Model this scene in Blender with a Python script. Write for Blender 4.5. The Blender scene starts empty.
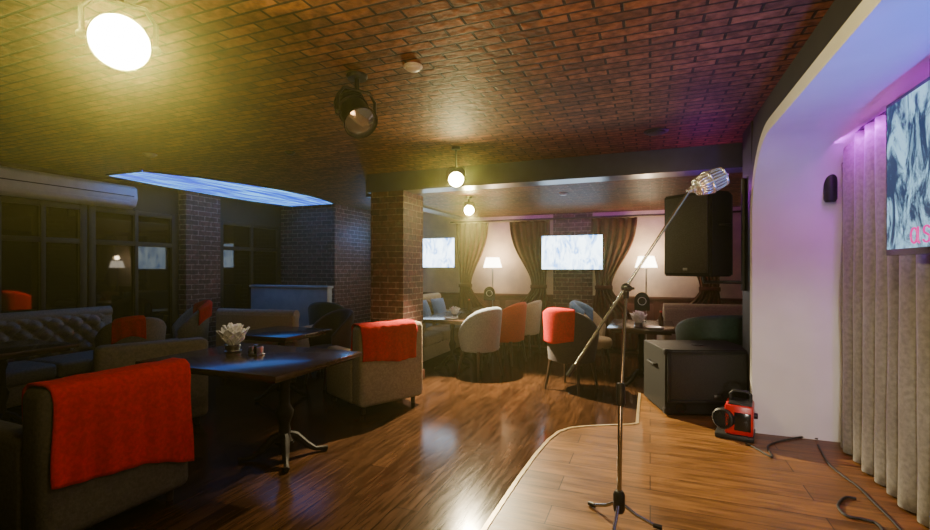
import bpy, bmesh, math, random
from mathutils import Vector, Matrix, noise
rad = math.radians
random.seed(7)
scene = bpy.context.scene
col = scene.collection
PI = math.pi
# ------------------------------------------------------------------ camera
H = 1.45; FPX = 470.0; YAW = rad(21.5)
FW = Vector((-math.sin(YAW), math.cos(YAW), 0)); RT = Vector((math.cos(YAW), math.sin(YAW), 0))
cam_d = bpy.data.cameras.new('camera'); cam = bpy.data.objects.new('camera', cam_d); col.objects.link(cam)
cam.location = (0, 0, H); cam.rotation_euler = (rad(90), 0, YAW)
cam_d.sensor_width = 36; cam_d.lens = FPX/930*36; cam_d.shift_y = 3/930; cam_d.clip_start = .02
scene.camera = cam
def P(px, d, z=0.0):
    v = FW*d + RT*((px-465)/FPX*d); v.z = z
    return v

# ------------------------------------------------------------------ materials
def new_mat(name):
    m = bpy.data.materials.new(name); m.use_nodes = True
    nt = m.node_tree; b = nt.nodes['Principled BSDF']
    return m, nt, b
def ramp(nt, fac, c1, c2, p1=.35, p2=.65):
    r = nt.nodes.new('ShaderNodeValToRGB')
    r.color_ramp.elements[0].color = (*c1, 1); r.color_ramp.elements[1].color = (*c2, 1)
    r.color_ramp.elements[0].position = p1; r.color_ramp.elements[1].position = p2
    nt.links.new(fac, r.inputs[0]); return r.outputs[0]
def bump(nt, b, h, strength, dist=.01):
    n = nt.nodes.new('ShaderNodeBump'); n.inputs['Strength'].default_value = strength; n.inputs['Distance'].default_value = dist
    nt.links.new(h, n.inputs['Height']); nt.links.new(n.outputs[0], b.inputs['Normal'])
def mat(name, c1, c2=None, scale=12, rough=.6, metal=0, bmp=.0, spec=.5, sheen=0, coat=0):
    m, nt, b = new_mat(name)
    if c2 is None: c2 = tuple(x*.8 for x in c1)
    tc = nt.nodes.new('ShaderNodeTexCoord'); n = nt.nodes.new('ShaderNodeTexNoise')
    n.inputs['Scale'].default_value = scale; n.inputs['Detail'].default_value = 4
    nt.links.new(tc.outputs['Object'], n.inputs['Vector'])
    nt.links.new(ramp(nt, n.outputs['Fac'], c1, c2), b.inputs['Base Color'])
    b.inputs['Roughness'].default_value = rough; b.inputs['Metallic'].default_value = metal
    b.inputs['Specular IOR Level'].default_value = spec
    b.inputs['Sheen Weight'].default_value = sheen; b.inputs['Coat Weight'].default_value = coat
    if bmp: bump(nt, b, n.outputs['Fac'], bmp)
    return m
def emis(name, c, s, c2=None, scale=3, detail=6, p1=.4, p2=.6, dist=0, stretch=(1, 1, 1), nrough=.5):
    m, nt, b = new_mat(name)
    b.inputs['Base Color'].default_value = (.01, .01, .01, 1); b.inputs['Roughness'].default_value = .3
    b.inputs['Emission Strength'].default_value = s
    if c2 is None: c2 = tuple(x*.92 for x in c)
    tc = nt.nodes.new('ShaderNodeTexCoord'); n = nt.nodes.new('ShaderNodeTexNoise'); mp = nt.nodes.new('ShaderNodeMapping')
    mp.inputs['Scale'].default_value = stretch
    n.inputs['Scale'].default_value = scale; n.inputs['Detail'].default_value = detail; n.inputs['Distortion'].default_value = dist
    n.inputs['Roughness'].default_value = nrough
    nt.links.new(tc.outputs['Object'], mp.inputs[0]); nt.links.new(mp.outputs[0], n.inputs['Vector'])
    nt.links.new(ramp(nt, n.outputs['Fac'], c, c2, p1, p2), b.inputs['Emission Color'])
    return m
def brickmat(name, c1, c2, mortar, mode, w=.225, h=.075, ms=.007, rough=.55, bmp=.8, spec=.5):
    m, nt, b = new_mat(name)
    tc = nt.nodes.new('ShaderNodeTexCoord'); sp = nt.nodes.new('ShaderNodeSeparateXYZ'); cb = nt.nodes.new('ShaderNodeCombineXYZ')
    nt.links.new(tc.outputs['Object'], sp.inputs[0])
    if mode == 'xy':
        nt.links.new(sp.outputs[0], cb.inputs[0]); nt.links.new(sp.outputs[1], cb.inputs[1])
    else:
        a = nt.nodes.new('ShaderNodeMath'); a.operation = 'ADD'
        nt.links.new(sp.outputs[0], a.inputs[0]); nt.links.new(sp.outputs[1], a.inputs[1])
        nt.links.new(a.outputs[0], cb.inputs[0]); nt.links.new(sp.outputs[2], cb.inputs[1])
    k = nt.nodes.new('ShaderNodeTexBrick')
    k.inputs['Scale'].default_value = 1; k.inputs['Brick Width'].default_value = w; k.inputs['Row Height'].default_value = h
    k.inputs['Mortar Size'].default_value = ms; k.inputs['Mortar Smooth'].default_value = .3; k.inputs['Bias'].default_value = 0
    k.inputs['Color1'].default_value = (*c1, 1); k.inputs['Color2'].default_value = (*c2, 1); k.inputs['Mortar'].default_value = (*mortar, 1)
    nt.links.new(cb.outputs[0], k.inputs['Vector'])
    n = nt.nodes.new('ShaderNodeTexNoise'); n.inputs['Scale'].default_value = 22; n.inputs['Detail'].default_value = 5
    nt.links.new(tc.outputs['Object'], n.inputs['Vector'])
    mx = nt.nodes.new('ShaderNodeMix'); mx.data_type = 'RGBA'; mx.blend_type = 'MULTIPLY'; mx.inputs[0].default_value = .8
    nt.links.new(k.outputs['Color'], mx.inputs[6]); nt.links.new(ramp(nt, n.outputs['Fac'], (.4, .38, .36), (1.3, 1.25, 1.2)), mx.inputs[7])
    nt.links.new(mx.outputs[2], b.inputs['Base Color'])
    ad = nt.nodes.new('ShaderNodeMath'); ad.operation = 'MULTIPLY_ADD'; ad.inputs[1].default_value = .6
    iv = nt.nodes.new('ShaderNodeMath'); iv.operation = 'SUBTRACT'; iv.inputs[0].default_value = 1
    nt.links.new(k.outputs['Fac'], iv.inputs[1])
    nt.links.new(n.outputs['Fac'], ad.inputs[0]); nt.links.new(iv.outputs[0], ad.inputs[2])
    bump(nt, b, ad.outputs[0], bmp, .014)
    b.inputs['Roughness'].default_value = rough; b.inputs['Specular IOR Level'].default_value = spec
    return m
def woodfloor(name, c1, c2, gap, mode='xy', w=1.25, h=.16, rough=.28, spec=.5, bm_=.15, rr_=.14):
    m, nt, b = new_mat(name)
    b.inputs['Specular IOR Level'].default_value = spec
    tc = nt.nodes.new('ShaderNodeTexCoord'); mp = nt.nodes.new('ShaderNodeMapping')
    nt.links.new(tc.outputs['Object'], mp.inputs[0])
    if mode == 'yx': mp.inputs['Rotation'].default_value = (0, 0, rad(90))
    k = nt.nodes.new('ShaderNodeTexBrick'); k.offset = .37
    k.inputs['Scale'].default_value = 1; k.inputs['Brick Width'].default_value = w; k.inputs['Row Height'].default_value = h
    k.inputs['Mortar Size'].default_value = .0025; k.inputs['Bias'].default_value = 0
    k.inputs['Color1'].default_value = (*c1, 1); k.inputs['Color2'].default_value = (*c2, 1); k.inputs['Mortar'].default_value = (*gap, 1)
    nt.links.new(mp.outputs[0], k.inputs['Vector'])
    m2 = nt.nodes.new('ShaderNodeMapping'); m2.inputs['Scale'].default_value = (2.2, 22, 1)
    nt.links.new(mp.outputs[0], m2.inputs[0])
    n = nt.nodes.new('ShaderNodeTexNoise'); n.inputs['Scale'].default_value = 1.6; n.inputs['Detail'].default_value = 7; n.inputs['Distortion'].default_value = .6
    nt.links.new(m2.outputs[0], n.inputs['Vector'])
    mx = nt.nodes.new('ShaderNodeMix'); mx.data_type = 'RGBA'; mx.blend_type = 'MULTIPLY'; mx.inputs[0].default_value = .8
    nt.links.new(k.outputs['Color'], mx.inputs[6]); nt.links.new(ramp(nt, n.outputs['Fac'], (.4, .36, .32), (1.2, 1.15, 1.1)), mx.inputs[7])
    nt.links.new(mx.outputs[2], b.inputs['Base Color'])
    rr = nt.nodes.new('ShaderNodeMapRange'); rr.inputs[3].default_value = rough-.06; rr.inputs[4].default_value = rough+rr_
    nt.links.new(n.outputs['Fac'], rr.inputs[0]); nt.links.new(rr.outputs[0], b.inputs['Roughness'])
    bump(nt, b, n.outputs['Fac'], bm_, .004)
    return m

M = {}
M['brick_ceil'] = brickmat('brick_ceiling', (.24, .1, .042), (.11, .048, .025), (.022, .013, .009), 'xy', w=.235, h=.078, ms=.008, rough=.62, bmp=.95, spec=.2)
M['brick_ceil_low'] = brickmat('brick_ceiling_lower', (.19, .06, .032), (.08, .027, .018), (.2, .12, .085), 'xy', w=.26, h=.1, ms=.01, rough=.5, bmp=.8, spec=.06)
M['brick_wall'] = brickmat('brick_wall', (.16, .058, .05), (.075, .03, .03), (.3, .21, .18), 'wall', rough=.65, bmp=.9, spec=.3)
M['floor'] = woodfloor('dark_wood_floor', (.06, .028, .013), (.034, .016, .008), (.006, .003, .002), 'yx', rough=.16, spec=.13, bm_=.06, rr_=.06)
M['stage'] = woodfloor('stage_wood', (.22, .105, .03), (.14, .065, .019), (.014, .007, .004), 'xy', w=1.3, h=.19, rough=.34, spec=.3)
M['plaster'] = mat('beige_plaster', (.66, .5, .36), (.56, .42, .31), 6, .8, bmp=.05)
M['black_wall'] = mat('black_wall', (.012, .011, .012), (.02, .018, .018), 8, .6)
M['dark_wall'] = mat('dark_wall', (.02, .015, .013), (.013, .01, .01), 6, .7)
M['white_paint'] = mat('white_paint', (.82, .81, .8), (.77, .76, .75), 5, .5)
M['wainscot'] = mat('brown_wainscot', (.14, .045, .03), (.09, .03, .02), 9, .45)
M['beam'] = mat('beam_blue_glow', (.04, .05, .11), (.03, .036, .08), 6, .3)  # blue light along the beam is put into its base colour
M['glass_dark'] = mat('night_glass', (.002, .002, .003), (.004, .004, .005), 2, .03, spec=.3)
M['frame_dark'] = mat('dark_window_frame', (.014, .01, .008), (.02, .015, .012), 10, .5, spec=.3)
M['black_plastic'] = mat('black_plastic', (.012, .012, .013), (.022, .022, .024), 40, .45, bmp=.05, spec=.35)
M['black_metal'] = mat('black_metal', (.012, .012, .013), (.022, .022, .024), 30, .4, metal=.3)
M['black_gloss'] = mat('black_gloss', (.008, .008, .009), (.012, .012, .013), 10, .15)
M['speaker_paint'] = mat('speaker_paint', (.013, .0125, .012), (.02, .019, .018), 90, .55, spec=.2)
M['grille'] = mat('speaker_grille', (.02, .019, .017), (.06, .057, .052), 150, .55, metal=.1, bmp=.4, spec=.3)
M['chrome'] = mat('chrome', (.42, .42, .43), (.33, .33, .34), 20, .17, metal=.95)
M['steel'] = mat('brushed_steel', (.5, .49, .48), (.38, .37, .36), 30, .28, metal=1)
M['mic_silver'] = mat('mic_silver', (.8, .8, .79), (.68, .68, .67), 30, .24, metal=.85)
M['mic_dark'] = mat('mic_slot', (.2, .195, .19), (.14, .135, .13), 60, .4, metal=.6)
M['red_fleece'] = mat('red_fleece', (.6, .009, .009), (.44, .005, .006), 45, .95, bmp=.35, spec=.2)
M['blue_fleece'] = mat('blue_fleece', (.09, .22, .48), (.05, .14, .36), 40, .9, bmp=.3, sheen=.3)
M['grey_fabric'] = mat('grey_fabric', (.1, .088, .068), (.068, .06, .047), 60, .9, bmp=.3)
M['lightgrey_fabric'] = mat('light_grey_fabric', (.4, .33, .22), (.29, .24, .16), 55, .9, bmp=.3)
M['sofa_fabric'] = mat('sofa_grey_fabric', (.22, .195, .145), (.15, .135, .1), 55, .7, bmp=.3)
M['bluegrey_fabric'] = mat('blue_grey_fabric', (.22, .25, .3), (.16, .18, .22), 55, .85, bmp=.25, sheen=.1)
M['rust_fabric'] = mat('rust_fabric', (.5, .05, .018), (.36, .032, .012), 55, .85, bmp=.25)
M['beige_fabric'] = mat('beige_fabric', (.46, .37, .25), (.36, .29, .2), 50, .8, bmp=.2)
M['dark_fabric'] = mat('dark_plum_fabric', (.05, .028, .028), (.03, .018, .02), 50, .85, bmp=.25, sheen=.1)
M['teal_fabric'] = mat('dark_teal_fabric', (.025, .05, .05), (.015, .03, .032), 50, .8, bmp=.25, sheen=.1)
M['green_velvet'] = mat('green_velvet', (.012, .055, .032), (.007, .033, .02), 40, .6, bmp=.2, sheen=.2)
M['dark_wood'] = mat('dark_wood', (.05, .025, .015), (.03, .015, .009), 18, .35)
M['table_wood'] = mat('table_wood', (.06, .034, .02), (.035, .02, .013), 14, .22, coat=.2)
M['iron'] = mat('cast_iron', (.026, .019, .013), (.016, .012, .009), 25, .6, spec=.12)
M['drape_brown'] = mat('brown_drape', (.085, .017, .008), (.05, .011, .005), 20, .7, spec=.2)
M['drape_grey'] = mat('grey_taupe_velvet', (.25, .232, .21), (.17, .158, .145), 45, .5, bmp=.2, sheen=.3)
M['white_plastic'] = mat('white_plastic', (.6, .6, .58), (.54, .54, .52), 10, .4)
M['paper'] = mat('white_paper', (.92, .91, .9), (.86, .85, .84), 20, .8)
M['ceramic'] = mat('white_ceramic', (.85, .83, .8), (.78, .77, .75), 10, .2)
M['amber'] = mat('amber_bottle', (.12, .05, .015), (.08, .03, .01), 8, .1)
M['red_paint'] = mat('red_paint', (.62, .012, .015), (.5, .008, .01), 10, .3)
M['cable'] = mat('black_rubber', (.012, .012, .012), (.02, .02, .02), 60, .5)
M['edge'] = mat('stage_edge_strip', (.45, .34, .18), (.36, .27, .14), 12, .35, metal=.3)
M['partition'] = mat('grey_partition_panel', (.4, .41, .38), (.33, .34, .32), 8, .6)
M['shade'] = emis('lamp_shade_glow', (1, .86, .62), 16)
M['bulb'] = emis('spot_lens_warm', (1, .86, .36), 420)
M['bulb_big'] = emis('spot_lens_big', (1, .84, .3), 800)
M['lens_off'] = mat('spot_lens_unlit', (.4, .42, .47), (.28, .3, .36), 10, .12, metal=.8)
M['blue_panel'] = emis('blue_ceiling_glow', (.002, .03, .42), 3.2, (.14, .6, 1), 1.3, 9, p1=.46, p2=.72, dist=.5, stretch=(9, 1, 1))
M['screen_far'] = emis('screen_snow', (.05, .2, .55), 7.0, (.75, .93, 1), 4.0, 14, p1=.4, p2=.54, nrough=.72, dist=1.0, stretch=(1.8, 1, .8))
M['screen_rock'] = emis('screen_rock', (.003, .03, .1), 1.25, (.38, .74, 1), 5.0, 15, p1=.46, p2=.58, nrough=.72, dist=1.0, stretch=(1, 1.8, .8))
M['pink_text'] = emis('pink_letters', (.8, .0, .3), 1.6)
M['door_blue'] = mat('blue_door', (.06, .16, .3), (.045, .12, .24), 5, .4)

# ------------------------------------------------------------------ mesh helpers
def merge(bm, tmp, mtx=None):
    if mtx is not None: bmesh.ops.transform(tmp, matrix=mtx, verts=tmp.verts)
    me = bpy.data.meshes.new('tmp'); tmp.to_mesh(me); bm.from_mesh(me); bpy.data.meshes.remove(me); tmp.free()
def box(bm, size, loc, rot=None, bev=0.0, seg=2):
    t = bmesh.new(); bmesh.ops.create_cube(t, size=1)
    bmesh.ops.scale(t, vec=size, verts=t.verts)
    if bev: bmesh.ops.bevel(t, geom=t.edges[:], offset=bev, segments=seg, affect='EDGES', profile=.5)
    m = Matrix.Translation(loc)
    if rot is not None: m = m @ (rot.to_4x4() if isinstance(rot, Matrix) else Matrix.Rotation(rot, 4, 'Z'))
    merge(bm, t, m)
def bx(bm, x0, x1, y0, y1, z0, z1, bev=0.0, seg=2):
    box(bm, (x1-x0, y1-y0, z1-z0), ((x0+x1)/2, (y0+y1)/2, (z0+z1)/2), None, bev, seg)
def tube(bm, pts, r, seg=8, cap=True):
    pts = [Vector(p) for p in pts]; n = len(pts)
    rs = r if isinstance(r, (list, tuple)) else [r]*n
    t0 = (pts[1]-pts[0]).normalized()
    up = Vector((0, 0, 1)) if abs(t0.z) < .9 else Vector((1, 0, 0))
    nrm = t0.cross(up).normalized(); rings = []
    for i in range(n):
        t = (pts[min(i+1, n-1)]-pts[max(i-1, 0)]).normalized()
        nrm = (nrm-t*nrm.dot(t)).normalized(); b = t.cross(nrm)
        rings.append([bm.verts.new(pts[i]+(nrm*math.cos(a)+b*math.sin(a))*rs[i]) for a in [2*PI*k/seg for k in range(seg)]])
    for i in range(n-1):
        for k in range(seg):
            bm.faces.new((rings[i][k], rings[i][(k+1) % seg], rings[i+1][(k+1) % seg], rings[i+1][k]))
    if cap:
        bm.faces.new(rings[0][::-1]); bm.faces.new(rings[-1])
def lathe(bm, prof, mtx=None, seg=24):
    t = bmesh.new(); rings = []
    for r, z in prof:
        if r < 1e-5: rings.append([t.verts.new((0, 0, z))])
        else: rings.append([t.verts.new((r*math.cos(2*PI*k/seg), r*math.sin(2*PI*k/seg), z)) for k in range(seg)])
    for a, b in zip(rings[:-1], rings[1:]):
        for k in range(seg):
            k2 = (k+1) % seg
            if len(a) == 1 and len(b) == 1: continue
            if len(a) == 1: t.faces.new((a[0], b[k2], b[k]))
            elif len(b) == 1: t.faces.new((a[k], a[k2], b[0]))
            else: t.faces.new((a[k], a[k2], b[k2], b[k]))
    bmesh.ops.recalc_face_normals(t, faces=t.faces[:])
    merge(bm, t, mtx)
def T(x, y, z): return Matrix.Translation((x, y, z))
def aim(loc, d):
    return Matrix.Translation(loc) @ Vector(d).to_track_quat('Z', 'Y').to_matrix().to_4x4()
def prism(bm, pts, z0, z1, mtx=None):
    t = bmesh.new()
    f = t.faces.new([t.verts.new((x, y, z0)) for x, y in pts])
    r = bmesh.ops.extrude_face_region(t, geom=[f])
    bmesh.ops.translate(t, vec=(0, 0, z1-z0), verts=[v for v in r['geom'] if isinstance(v, bmesh.types.BMVert)])
    bmesh.ops.recalc_face_normals(t, faces=t.faces[:])
    merge(bm, t, mtx)
def grid(bm, fn, nu, nv):
    vs = [[bm.verts.new(fn(i/nu, j/nv)) for j in range(nv+1)] for i in range(nu+1)]
    for i in range(nu):
        for j in range(nv):
            bm.faces.new((vs[i][j], vs[i+1][j], vs[i+1][j+1], vs[i][j+1]))
def ball(bm, r, loc, sc=(1, 1, 1), u=16, v=10):
    t = bmesh.new(); bmesh.ops.create_uvsphere(t, u_segments=u, v_segments=v, radius=r)
    merge(bm, t, Matrix.Translation(loc) @ Matrix.Diagonal((*sc, 1)))
def obj(name, bm, m, parent=None, angle=38):
    me = bpy.data.meshes.new(name); bm.to_mesh(me); bm.free()
    for p in me.polygons: p.use_smooth = True
    me.set_sharp_from_angle(angle=rad(angle))
    me.materials.append(m if not isinstance(m, str) else M[m])
    o = bpy.data.objects.new(name, me); col.objects.link(o)
    if parent is not None: o.parent = parent
    return o
def B(): return bmesh.new()
def tag(o, label, cat, group=None):
    o['label'] = label; o['category'] = cat
    if group: o['group'] = group
    return o
def thing(name, label, cat, loc=(0, 0, 0), rz=0, group=None):
    o = bpy.data.objects.new(name, None); col.objects.link(o)
    o.empty_display_size = .1; o.location = loc; o.rotation_euler = (0, 0, rz)
    return tag(o, label, cat, group)
def struct(name, bm, m, parent=None, angle=38):
    o = obj(name, bm, m, parent, angle)
    o['kind'] = 'structure'
    return o
def dup(root, label, loc, rz=None, group=None):
    r = root.copy(); col.objects.link(r); r.location = loc
    if rz is not None: r.rotation_euler = (0, 0, rz)
    r['label'] = label
    if group: r['group'] = group
    for ch in list(root.children):
        c = ch.copy(); col.objects.link(c); c.parent = r
        for g in list(ch.children):
            d = g.copy(); col.objects.link(d); d.parent = c
    return r

# ------------------------------------------------------------------ the room
CE = 2.62; CL = 2.42
XL = -6.6; YB = 8.5; XR = 2.2; YN = -2.0
b = B(); bx(b, XL-.2, XR, YN, YB+.1, -.1, 0); struct('floor', b, 'floor')
b = B(); bx(b, XL-.2, XR, YN, 5.1, CE, CE+.1); bx(b, XL-.2, -3.3, 5.1, YB+.1, CE, CE+.1); struct('ceiling', b, 'brick_ceil')
b = B(); bx(b, -3.3, XR, 5.1, YB+.1, CL, CL+.1); struct('ceiling_lower', b, 'brick_ceil_low')
b = B(); bx(b, -3.3, XR, 5.02, 5.3, CL-.03, CE); bx(b, -3.5, -3.28, 5.3, YB, CL-.03, CE); struct('trim_1', b, 'beam')
b = B(); bx(b, XL-.2, XR, YB, YB+.1, 0, CE); struct('wall_back', b, 'plaster')
b = B(); bx(b, -1.62, -.94, YB-.06, YB, .0, CL); struct('wall_back_pier', b, 'brick_wall')
b = B()
for x0, x1 in ((-4.5, -1.62), (-.94, XR)):
    bx(b, x0, x1, YB-.03, YB, 0, .92); bx(b, x0, x1, YB-.05, YB, .92, .97, .008)
    n = int((x1-x0)/.45)
    for i in range(n):
        w = (x1-x0)/n; bx(b, x0+i*w+.06, x0+(i+1)*w-.06, YB-.042, YB-.02, .14, .84, .008)
struct('trim_2', b, 'wainscot')
b = B(); bx(b, XL, -5.35, 7.1, YB, 0, CE); struct('wall_brick_rear', b, 'brick_wall')
b = B(); bx(b, -5.35, -4.5, YB-.02, YB, 0, CE); struct('wall_recess', b, 'dark_wall')
d1 = B(); bx(d1, -5.34, -4.72, YB-.07, YB-.02, 0, 2.05, .005); d1 = struct('door_1', d1, 'door_blue')
b = B()
for z0, z1 in ((.2, .95), (1.1, 1.9)): bx(b, -5.24, -4.82, YB-.085, YB-.065, z0, z1, .008)
struct('door_panel', b, 'door_blue', d1)
b = B(); tube(b, [(-4.8, YB-.07, 1.02), (-4.8, YB-.12, 1.02), (-4.9, YB-.12, 1.02)], .01); struct('door_handle', b, 'steel', d1)
b = B(); bx(b, XL-.2, XL, YN, YB, 0, CE); struct('wall_left', b, 'dark_wall')
b = B(); bx(b, XL, XL+.16, 5.0, 5.6, 0, CE); struct('wall_left_pier', b, 'brick_wall')
wi = 1
for y0, y1 in ((1.2, 2.75), (2.85, 3.7), (3.78, 4.9), (5.7, 7.0)):
    b = B(); bx(b, XL, XL+.02, y0, y1, .45, 2.2); w = struct('window_%d' % wi, b, 'glass_dark')
    b = B()
    for ya, yb_ in ((y0-.03, y0+.05), (y1-.05, y1+.03), ((y0+y1)/2-.025, (y0+y1)/2+.025)): bx(b, XL, XL+.06, ya, yb_, .42, 2.24, .006)
    for za in (.42, 1.75, 2.17): bx(b, XL, XL+.055, y0, y1, za, za+.06, .006)
    struct('window_frame', b, 'frame_dark', w)
    b = B(); bx(b, XL, XL+.12, y0-.05, y1+.05, .38, .42, .008); struct('window_sill', b, 'frame_dark', w)
    wi += 1
b = B(); bx(b, XL-.2, XR, YN-.1, YN, 0, CE); struct('wall_near', b, 'dark_wall')
b = B(); bx(b, 2.1, XR, 4.7, YB, 0, CE); struct('wall_right_far', b, 'dark_wall')
b = B(); bx(b, -3.24, -2.78, 5.02, 5.55, 0, CL-.03); struct('wall_pillar', b, 'brick_wall')
b = B(); bx(b, -3.26, -2.76, 5.0, 5.57, 0, .12, .006); struct('baseboard_pillar', b, 'wainscot')
# proscenium : rim path in the (y,z) plane
ZA = 2.345; YA = 4.12; RA = .55; SZ = .2
def arch(off, n=14):
    pts = [(YA+off, SZ)]
    for i in range(n+1):
        a = PI/2*i/n
        pts.append((YA-RA+(RA+off)*math.cos(a), ZA-RA+(RA+off)*math.sin(a)))
    pts.append((YN+.05, ZA+off)); return pts
XA = .75; XN = 1.42
inn = arch(0); out = arch(.08)
b = B()
vi = [[b.verts.new((x, y, z)) for (y, z) in pa] for pa, x in ((inn, XA+.02), (inn, XA-.03), (out, XA-.03), (out, XA+.02))]
for a, c in zip(vi[:-1], vi[1:]):
    for i in range(len(a)-1): b.faces.new((a[i], a[i+1], c[i+1], c[i]))
bmesh.ops.recalc_face_normals(b, faces=b.faces[:]); struct('trim_3', b, 'white_paint', angle=50)
b = B()
va = [b.verts.new((XA+.02, y, z)) for y, z in inn]; vb = [b.verts.new((XN, y, z)) for y, z in inn]
for i in range(len(va)-1): b.faces.new((va[i], va[i+1], vb[i+1], vb[i]))
struct('wall_niche', b, 'white_paint', angle=50)
b = B(); bx(b, XN, XN+.1, YN, 4.3, 0, CE); struct('wall_niche_back', b, 'white_paint')
b = B()
for x in (XA, XA+.02):
    vs = [b.verts.new((x, y, z)) for y, z in arch(.04)]
    ov = [b.verts.new((x, y, z)) for y, z in [(YA+.2, SZ)]+[(max(min(y+.25, YA+.2), YN), CE) if k > 6 else (YA+.2, z+.1) for k, (y, z) in enumerate(arch(.04)[1:-1])]+[(YN+.05, CE)]]
    for i in range(len(vs)-1): b.faces.new((vs[i], vs[i+1], ov[i+1], ov[i]))
bmesh.ops.recalc_face_normals(b, faces=b.faces[:]); struct('wall_right', b, 'black_wall')
b = B(); bx(b, XA, XR, YA+.2, 4.7, 0, CE); struct('wall_stage_end', b, 'black_wall')
left = [(-.74, YN+.05), (-.74, 2.1), (-.73, 2.7), (-.715, 3.1), (-.69, 3.4), (-.65, 3.6), (-.58, 3.72), (-.48, 3.8), (-.34, 3.88), (-.16, 3.97), (-.1, 4.02), (-.1, 5.0)]
b = B(); prism(b, left+[(XA-.01, 5.0), (XA-.01, YA+.01), (XN-.01, YA+.01), (XN-.01, YN+.05)], 0.0, SZ); struct('floor_stage', b, 'stage')
b = B()
for i in range(len(left)-1):
    (x0, y0), (x1, y1) = left[i], left[i+1]
    dx, dy = x1-x0, y1-y0; L = math.hypot(dx, dy); nx, ny = -dy/L, dx/L
    q = [(x0+nx*.01, y0+ny*.01), (x1+nx*.01, y1+ny*.01), (x1-nx*.014, y1-ny*.014), (x0-nx*.014, y0-ny*.014)]
    prism(b, q, SZ-.05, SZ+.005)
struct('trim_4', b, 'edge')
b = B(); bx(b, XL, XL+.015, YN, 5.0, 0, .1); struct('baseboard_left', b, 'frame_dark')

# ------------------------------------------------------------------ builders of furniture (front = local +Y)
def tub_chair(label, m, loc, rz, group, top=.9, low=.64, legm='dark_wood', sc=1.0):
    t = thing('tub_chair', label, 'chair', loc, rz, group)
    rx, ry, th, span, bot = .3*sc, .29*sc, .06, 118, .36
    b = B(); rings = []; n = 32
    for i in range(n+1):
        a = -1+2*i/n; an = rad(span)*a; zt = top-(top-low)*abs(a)**2.3
        ring = []
        for off, h in ((0, 0), (0, .3), (0, .65), (0, .93), (th*.25, .985), (th*.5, 1), (th*.75, .985), (th, .93), (th, .6), (th, .25), (th, 0)):
            s = .88+.16*h
            ring.append(b.verts.new((math.sin(an)*(rx*s-off), -math.cos(an)*(ry*s-off)*1.0, bot+(zt-bot)*h)))
        rings.append(ring)
    k = len(rings[0])
    for i in range(n):
        for j in range(k): b.faces.new((rings[i][j], rings[i+1][j], rings[i+1][(j+1) % k], rings[i][(j+1) % k]))
    b.faces.new(rings[0]); b.faces.new(rings[-1][::-1])
    bmesh.ops.recalc_face_normals(b, faces=b.faces[:])
    obj('backrest', b, m, t, 60)
    b = B()
    lathe(b, [(0, .34), (.235*sc, .34), (.25*sc, .37), (.25*sc, .43), (.23*sc, .465), (.15*sc, .48), (0, .485)], T(0, .02, 0), 28)
    obj('seat', b, m, t, 50)
    for sx in (-1, 1):
        for sy in (-1, 1):
            b = B(); tube(b, [(sx*.17*sc, sy*.16*sc, .36), (sx*.19*sc, sy*.18*sc, .2), (sx*.215*sc, sy*.21*sc, 0)], [.024, .02, .013], 10)
            obj('leg', b, legm, t)
    return t
def sheet(name, fn, nu, nv, m, thick=.008, parent=None):
    b = B(); grid(b, fn, nu, nv); bmesh.ops.recalc_face_normals(b, faces=b.faces[:])
    o = obj(name, b, m, parent, 80)
    s = o.modifiers.new('thick', 'SOLIDIFY'); s.thickness = thick; s.offset = 0
    return o
def path_at(pr, t):
    L = [0]
    for a, c in zip(pr[:-1], pr[1:]): L.append(L[-1]+math.hypot(c[0]-a[0], c[1]-a[1]))
    s = t*L[-1]
    for i in range(len(pr)-1):
        if s <= L[i+1]+1e-9:
            f = (s-L[i])/max(L[i+1]-L[i], 1e-9)
            return (pr[i][0]+(pr[i+1][0]-pr[i][0])*f, pr[i][1]+(pr[i+1][1]-pr[i][1])*f)
    return pr[-1]
def tub_blanket(label, m, loc, rz, a0, a1, hang, top=.9, low=.64, inner=.25, group=None, sc=1.0, seed=0):
    rx, ry, th, span, bot = .3*sc, .29*sc, .06, 118, .36
    def fn(u, v):
        ang = a0+(a1-a0)*u; a = ang/span; zt = top-(top-low)*abs(a)**2.3
        hg = hang*(1+.12*math.sin(u*5+seed))
        pr = [(-.016, zt-hg), (-.016, zt-.06), (-.012, zt-.01), (th*.3, zt+.018), (th*.7, zt+.018), (th+.014, zt-.02), (th+.018, zt-inner)]
        off, z = path_at(pr, v)
        s = .88+.16*min(1, max(0, (z-bot)/(zt-bot)))
        if off < 0: off -= .016*(.5+.5*math.sin(u*17+seed+v*2))*max(0, 1-v*1.8)
        an = rad(ang+5*(v-.3)*math.sin(u*3+seed))
        return Vector((math.sin(an)*(rx*s-off), -math.cos(an)*(ry*s-off), z))
    o = sheet('blanket', fn, 36, 34, m, .008); o.location = loc; o.rotation_euler = (0, 0, rz)
    return tag(o, label, 'blanket', group)
def armchair(label, m, loc, rz, group, w=.84, top=.88, arm=.6):
    t = thing('armchair', label, 'armchair', loc, rz, group)
    b = B(); bx(b, -w/2+.02, w/2-.02, -.38, .37, .1, .33, .025, 3); obj('base', b, m, t)
    b = B(); bx(b, -w/2+.14, w/2-.14, -.24, .39, .33, .46, .045, 4); obj('seat_cushion', b, m, t)
    b = B(); bx(b, -w/2, w/2, -.41, -.2, .08, top, .055, 4); obj('backrest', b, m, t)
    for s in (-1, 1):
        b = B(); bx(b, s*(w/2-.075)-.075, s*(w/2-.075)+.075, -.22, .38, .08, arm, .045, 4); obj('arm', b, m, t)
    for sx in (-1, 1):
        for sy in (-1, 1):
            b = B(); tube(b, [(sx*(w/2-.08), sy*.31, .11), (sx*(w/2-.08), sy*.31, 0)], [.03, .02], 10); obj('leg', b, 'dark_wood', t)
    return t
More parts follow.
